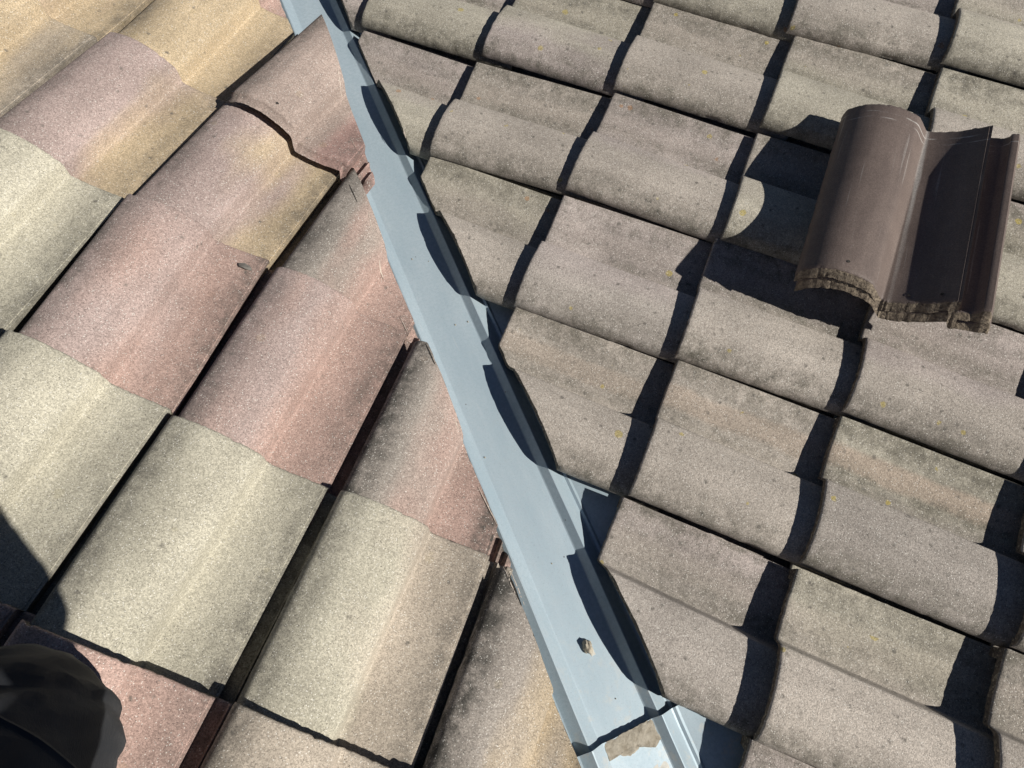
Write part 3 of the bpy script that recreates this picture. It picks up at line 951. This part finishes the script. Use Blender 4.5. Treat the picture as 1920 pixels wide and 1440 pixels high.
# flake of tile, mortar lump with its smear, grit
fl = on_tile(left_tiles, (0, 2), 0.0, 0.0) * 0
fk = left_tiles[(-1, 2)]
flake_p = None
tt = left_tiles[(-1, 2)]
flake_p = tt[1] @ snap(tt[1], -0.4790, -0.1880, 0.0030, None)
fo = lump("tile_chip", mat_simple("grey_chip", (0.10, 0.094, 0.085), (0.18, 0.168, 0.15), 150.0), flake_p, (0.0140, 0.0060, 0.0032), 2.0, None, ax_l, 2)
tag(fo, "small dark grey chip of tile lying on the joint between pink and gold tiles", "tile chip")

lc, ld = -0.0015 , -0.684
def flat_c(c, d):   # across measured from the valley axis -> from the flat's centre
    return c - (-0.1175 + 0.007 * (d + 0.84))
cl = flat_c(-0.121, -0.684)
smear = patch("lime_smear", M_LIME, [(cl - 0.006, -0.678), (cl + 0.006, -0.680), (cl + 0.010, -0.694), (cl + 0.010, -0.706), (cl + 0.002, -0.706), (cl - 0.004, -0.692)], 0.0002, 0.0006, sheet_long, 6.0)
mo = lump("mortar_lump", M_MORTAR, flash_pt(cl + 0.001, -0.688, 0.004), (0.0085, 0.013, 0.0095), 5.0)
tag(mo, "crumb of dry mortar stuck on the blue metal sheet near its lower end", "mortar lump")
rg = random.Random(5)
for k in range(7):
    c_, d_ = rg.uniform(-0.045, 0.045), rg.uniform(-0.80, 0.3)
    r_ = rg.uniform(0.0009, 0.0018)
    lump("grit", M_MORTAR, flash_pt(c_, d_, r_ * .6), (r_, r_ * 1.3, r_), k + 0.5, sheet_long, None, 1)
# lump of bedding mortar under the loose tiles and the timber wedge that props them
pr_p = right_pt(0.650, 0.300, 0.030)
po = lump("mortar_lump", M_MORTAR, right_pt(0.742, 0.222, 0.035), (0.010, 0.014, 0.012), 9.0, None, (Vector((1, 0, 0)), Vector((0, 1, 0)), Vector((0, 0, 1))))
tag(po, "pale chip of mortar in the shade just under the loose brown tiles", "mortar lump")

# ------------------------------------------------------------------ person kneeling at the lower left
def skin_mesh(name, verts, edges, radii, mats, sub=2, root=0):
    me = bpy.data.meshes.new(name + "_cage")
    me.from_pydata([Vector(v) for v in verts], edges, [])
    o = bpy.data.objects.new(name + "_cage", me)
    C.objects.link(o)
    md = o.modifiers.new("skin", 'SKIN')
    md.use_smooth_shade = True
    for k, d in enumerate(me.skin_vertices[0].data):
        r = radii[k]
        d.radius = (r, r) if not isinstance(r, tuple) else r
        d.use_root = (k == root)
    ss = o.modifiers.new("sub", 'SUBSURF'); ss.levels = sub; ss.render_levels = sub
    dg = bpy.context.evaluated_depsgraph_get()
    ev = o.evaluated_get(dg)
    out = bpy.data.meshes.new_from_object(ev)
    bpy.data.objects.remove(o, do_unlink=True)
    bpy.data.meshes.remove(me)
    out.name = name + "_mesh"
    out.materials.clear()
    for m in mats: out.materials.append(m)
    for pl in out.polygons:
        pl.use_smooth = True; pl.material_index = 0
    return out

PEL = (-0.08, -1.27, 0.80)
LHIP, LKNEE, LANK, LTOE = (-0.165, -1.24, 0.76), (-0.312, -0.868, 0.372), (-0.29, -1.29, 0.445), (-0.27, -1.345, 0.50)
RHIP, RKNEE, RANK, RTOE = (0.02, -1.26, 0.76), (0.14, -1.06, 0.415), (0.12, -1.46, 0.48), (0.12, -1.51, 0.53)
WAIST, CHEST, NECKB = (-0.07, -1.24, 0.95), (-0.05, -1.17, 1.12), (-0.03, -1.10, 1.29)
LSH, LELB, LWR = (-0.21, -1.12, 1.22), (-0.33, -1.22, 0.98), (-0.30, -1.12, 0.76)
RSH, RELB, RWR = (0.16, -1.06, 1.22), (0.235, -0.84, 1.03), (0.07, -0.69, 1.20)
HAND_R = (0.035, -0.640, 1.275)
HAND_L = (-0.265, -1.07, 0.685)
bv = [PEL, LHIP, LKNEE, LANK, LTOE, RHIP, RKNEE, RANK, RTOE, WAIST, CHEST, NECKB, (-0.025, -1.05, 1.37), (-0.02, -0.99, 1.44), (-0.02, -1.03, 1.52),
      LSH, LELB, LWR, RSH, RELB, RWR, (-0.02, -0.895, 1.455)]
be = [(0, 1), (1, 2), (2, 3), (3, 4), (0, 5), (5, 6), (6, 7), (7, 8), (0, 9), (9, 10), (10, 11), (11, 12), (12, 13), (13, 14), (11, 15), (15, 16), (16, 17), (11, 18), (18, 19), (19, 20), (13, 21)]
br = [0.10, 0.085, 0.055, 0.036, 0.035, 0.085, 0.055, 0.036, 0.035, 0.105, 0.12, 0.075, 0.052, 0.072, 0.088, 0.055, 0.040, 0.028, 0.055, 0.040, 0.028, 0.014]
def add_hand(wr_i, hand, along, side, palm):
    along, side, palm = Vector(along).normalized(), Vector(side).normalized(), Vector(palm).normalized()
    k0 = len(bv)
    bv.append(tuple(hand)); br.append(0.026); be.append((wr_i, k0))
    h = Vector(hand)
    for q, (sd, ln) in enumerate(((-0.028, 0.062), (-0.010, 0.072), (0.009, 0.068), (0.026, 0.054))):
        b0 = h + along * 0.038 + side * sd
        p1 = b0 + along * ln * 0.5 + palm * 0.010
        p2 = b0 + along * ln * 0.85 + palm * 0.028
        i0 = len(bv)
        bv.extend([tuple(b0), tuple(p1), tuple(p2)]); br.extend([0.0095, 0.0082, 0.0070])
        be.extend([(k0, i0), (i0, i0 + 1), (i0 + 1, i0 + 2)])
    t0 = h - side * 0.026 + along * 0.004 + palm * 0.008
    t1 = t0 - side * 0.020 + along * 0.026 + palm * 0.014
    i0 = len(bv)
    bv.extend([tuple(t0), tuple(t1)]); br.extend([0.0115, 0.0090])
    be.extend([(k0, i0), (i0, i0 + 1)])
add_hand(20, HAND_R, (-0.35, 0.45, 0.75), (0.9, 0.3, 0.2), (-0.3, 0.8, -0.3))
add_hand(17, HAND_L, (0.25, 0.35, -0.75), (-0.8, 0.5, -0.1), (0.5, -0.2, -0.6))
body_me = skin_mesh("person", bv, be, br, [M_SKIN], 2)
person = link(bpy.data.objects.new("person", body_me))
tag(person, "person kneeling on the sunny tiles, only a black trouser knee in view", "person")

def fold_displace(me, centre, amp, seed, axis):
    """cloth folds: ridges that wrap round the limb and bunch up at the bend"""
    ax = Vector(axis).normalized()
    e1 = ax.orthogonal().normalized(); e2 = ax.cross(e1)
    for v in me.vertices:
        p = v.co - Vector(centre)
        al = p.dot(ax)
        a1, a2 = p.dot(e1), p.dot(e2)
        warp = 0.05 * noise.noise((a1 * 6, a2 * 6, al * 6 + seed))
        n1 = noise.noise((a1 * 5 + seed, a2 * 5, (al + warp) * 22 + a1 * 9))
        n2 = noise.noise((a1 * 11, a2 * 11 + seed, (al + warp * 0.7) * 48 + a2 * 16))
        n3 = noise.noise((a1 * 24, a2 * 24 + seed, (al + warp * 0.4) * 70))
        r1 = math.exp(-(n1 * 3.4) ** 2)
        r2 = math.exp(-(n2 * 3.2) ** 2)
        v.co += v.normal * amp * (1.0 * r1 + 0.45 * r2 + 0.06 * n3 - 0.6)

def lerp(a, b2, t):
    return tuple(a[k] + (b2[k] - a[k]) * t for k in range(3))
tv = [lerp(PEL, WAIST, 0.55), PEL, LHIP, lerp(LHIP, LKNEE, .35), lerp(LHIP, LKNEE, .7), LKNEE, lerp(LKNEE, LANK, .25), lerp(LKNEE, LANK, .6), lerp(LKNEE, LANK, .97),
      RHIP, lerp(RHIP, RKNEE, .4), lerp(RHIP, RKNEE, .75), RKNEE, lerp(RKNEE, RANK, .3), lerp(RKNEE, RANK, .65), lerp(RKNEE, RANK, .97)]
te = [(0, 1), (1, 2), (2, 3), (3, 4), (4, 5), (5, 6), (6, 7), (7, 8), (1, 9), (9, 10), (10, 11), (11, 12), (12, 13), (13, 14), (14, 15)]
tr = [0.118, 0.122, 0.108, 0.108, 0.110, 0.119, 0.098, 0.078, 0.064, 0.105, 0.096, 0.088, 0.080, 0.074, 0.066, 0.058]
tro_me = skin_mesh("trousers", tv, te, tr, [M_TROUSER], 4, 1)
fold_displace(tro_me, LKNEE, 0.0110, 3.3, Vector(LKNEE) - Vector(LHIP))
trousers = link(bpy.data.objects.new("trousers", tro_me), person)

def seam_ring(name, me, co, no, mat, r, parent):
    bm = bmesh.new(); bm.from_mesh(me)
    res = bmesh.ops.bisect_plane(bm, geom=bm.verts[:] + bm.edges[:] + bm.faces[:], plane_co=co, plane_no=no)
    segs = [(e.verts[0].co.copy(), e.verts[1].co.copy()) for e in res['geom_cut'] if isinstance(e, bmesh.types.BMEdge)]
    nrm = {}
    bm.free()
    segs = [sg for sg in segs if (sg[0] - co).length < 0.17]
    # order into a polyline
    if not segs: return
    pts = [segs[0][0], segs[0][1]]; rest = segs[1:]
    assert len(rest) < 4000
    while rest:
        for i, (a, b2) in enumerate(rest):
            if (a - pts[-1]).length < 1e-5: pts.append(b2); rest.pop(i); break
            if (b2 - pts[-1]).length < 1e-5: pts.append(a); rest.pop(i); break
        else: break
    bm = bmesh.new()
    rings = []
    no = no.normalized()
    for k, p in enumerate(pts):
        out = (p - co); out -= no * out.dot(no); out.normalize()
        q = p + out * r * 0.2
        rings.append([bm.verts.new(q + no * x + out * y) for x, y in ((-r * 2.6, -r * .8), (-r * 1.6, r * .5), (-r * .5, r * .05), (r * .5, r * .05), (r * 1.6, r * .5), (r * 2.6, -r * .8))])
    for a, b2 in zip(rings, rings[1:]):
        for k in range(5):
            bm.faces.new((a[k], a[k + 1], b2[k + 1], b2[k]))
    bmesh.ops.recalc_face_normals(bm, faces=bm.faces[:])
    return link(bpy.data.objects.new(name, mesh_from_bm(bm, name + "_mesh", mat)), parent)

sd = (Vector(LKNEE) - Vector(LHIP)).normalized()
seam_ring("seam", tro_me, Vector(lerp(LHIP, LKNEE, 0.86)), (sd + Vector((0.35, 0.1, 0.15))).normalized(), M_TROUSER, 0.0026, trousers)

jv = [lerp(PEL, WAIST, 0.2), WAIST, CHEST, NECKB, LSH, lerp(LSH, LELB, .5), LELB, lerp(LELB, LWR, .5), lerp(LELB, LWR, .95),
      RSH, lerp(RSH, RELB, .5), RELB, lerp(RELB, RWR, .5), lerp(RELB, RWR, .95)]
je = [(0, 1), (1, 2), (2, 3), (3, 4), (4, 5), (5, 6), (6, 7), (7, 8), (3, 9), (9, 10), (10, 11), (11, 12), (12, 13)]
jr = [0.14, 0.138, 0.145, 0.085, 0.078, 0.066, 0.060, 0.052, 0.042, 0.078, 0.066, 0.060, 0.052, 0.042]
jac_me = skin_mesh("jacket", jv, je, jr, [M_JACKET], 3, 2)
fold_displace(jac_me, CHEST, 0.005, 9.1, (0, 0, 1))
link(bpy.data.objects.new("jacket", jac_me), person)
hair_me = skin_mesh("hair", [(-0.02, -1.075, 1.47), (-0.02, -1.06, 1.54), (-0.02, -1.0, 1.575)], [(0, 1), (1, 2)], [0.075, 0.078, 0.060], [M_HAIR], 3, 1)
link(bpy.data.objects.new("hair", hair_me), person)
for an, toe, kn in ((LANK, LTOE, LKNEE), (RANK, RTOE, RKNEE)):
    tip = Vector(toe) + Vector((0, 0.07, -0.085))
    bo = skin_mesh("boot", [lerp(an, kn, .22), an, lerp(an, toe, .9), tuple(tip)], [(0, 1), (1, 2), (1, 3)], [0.048, 0.050, 0.046, 0.042], [M_BOOT], 2, 1)
    link(bpy.data.objects.new("boot", bo), person)
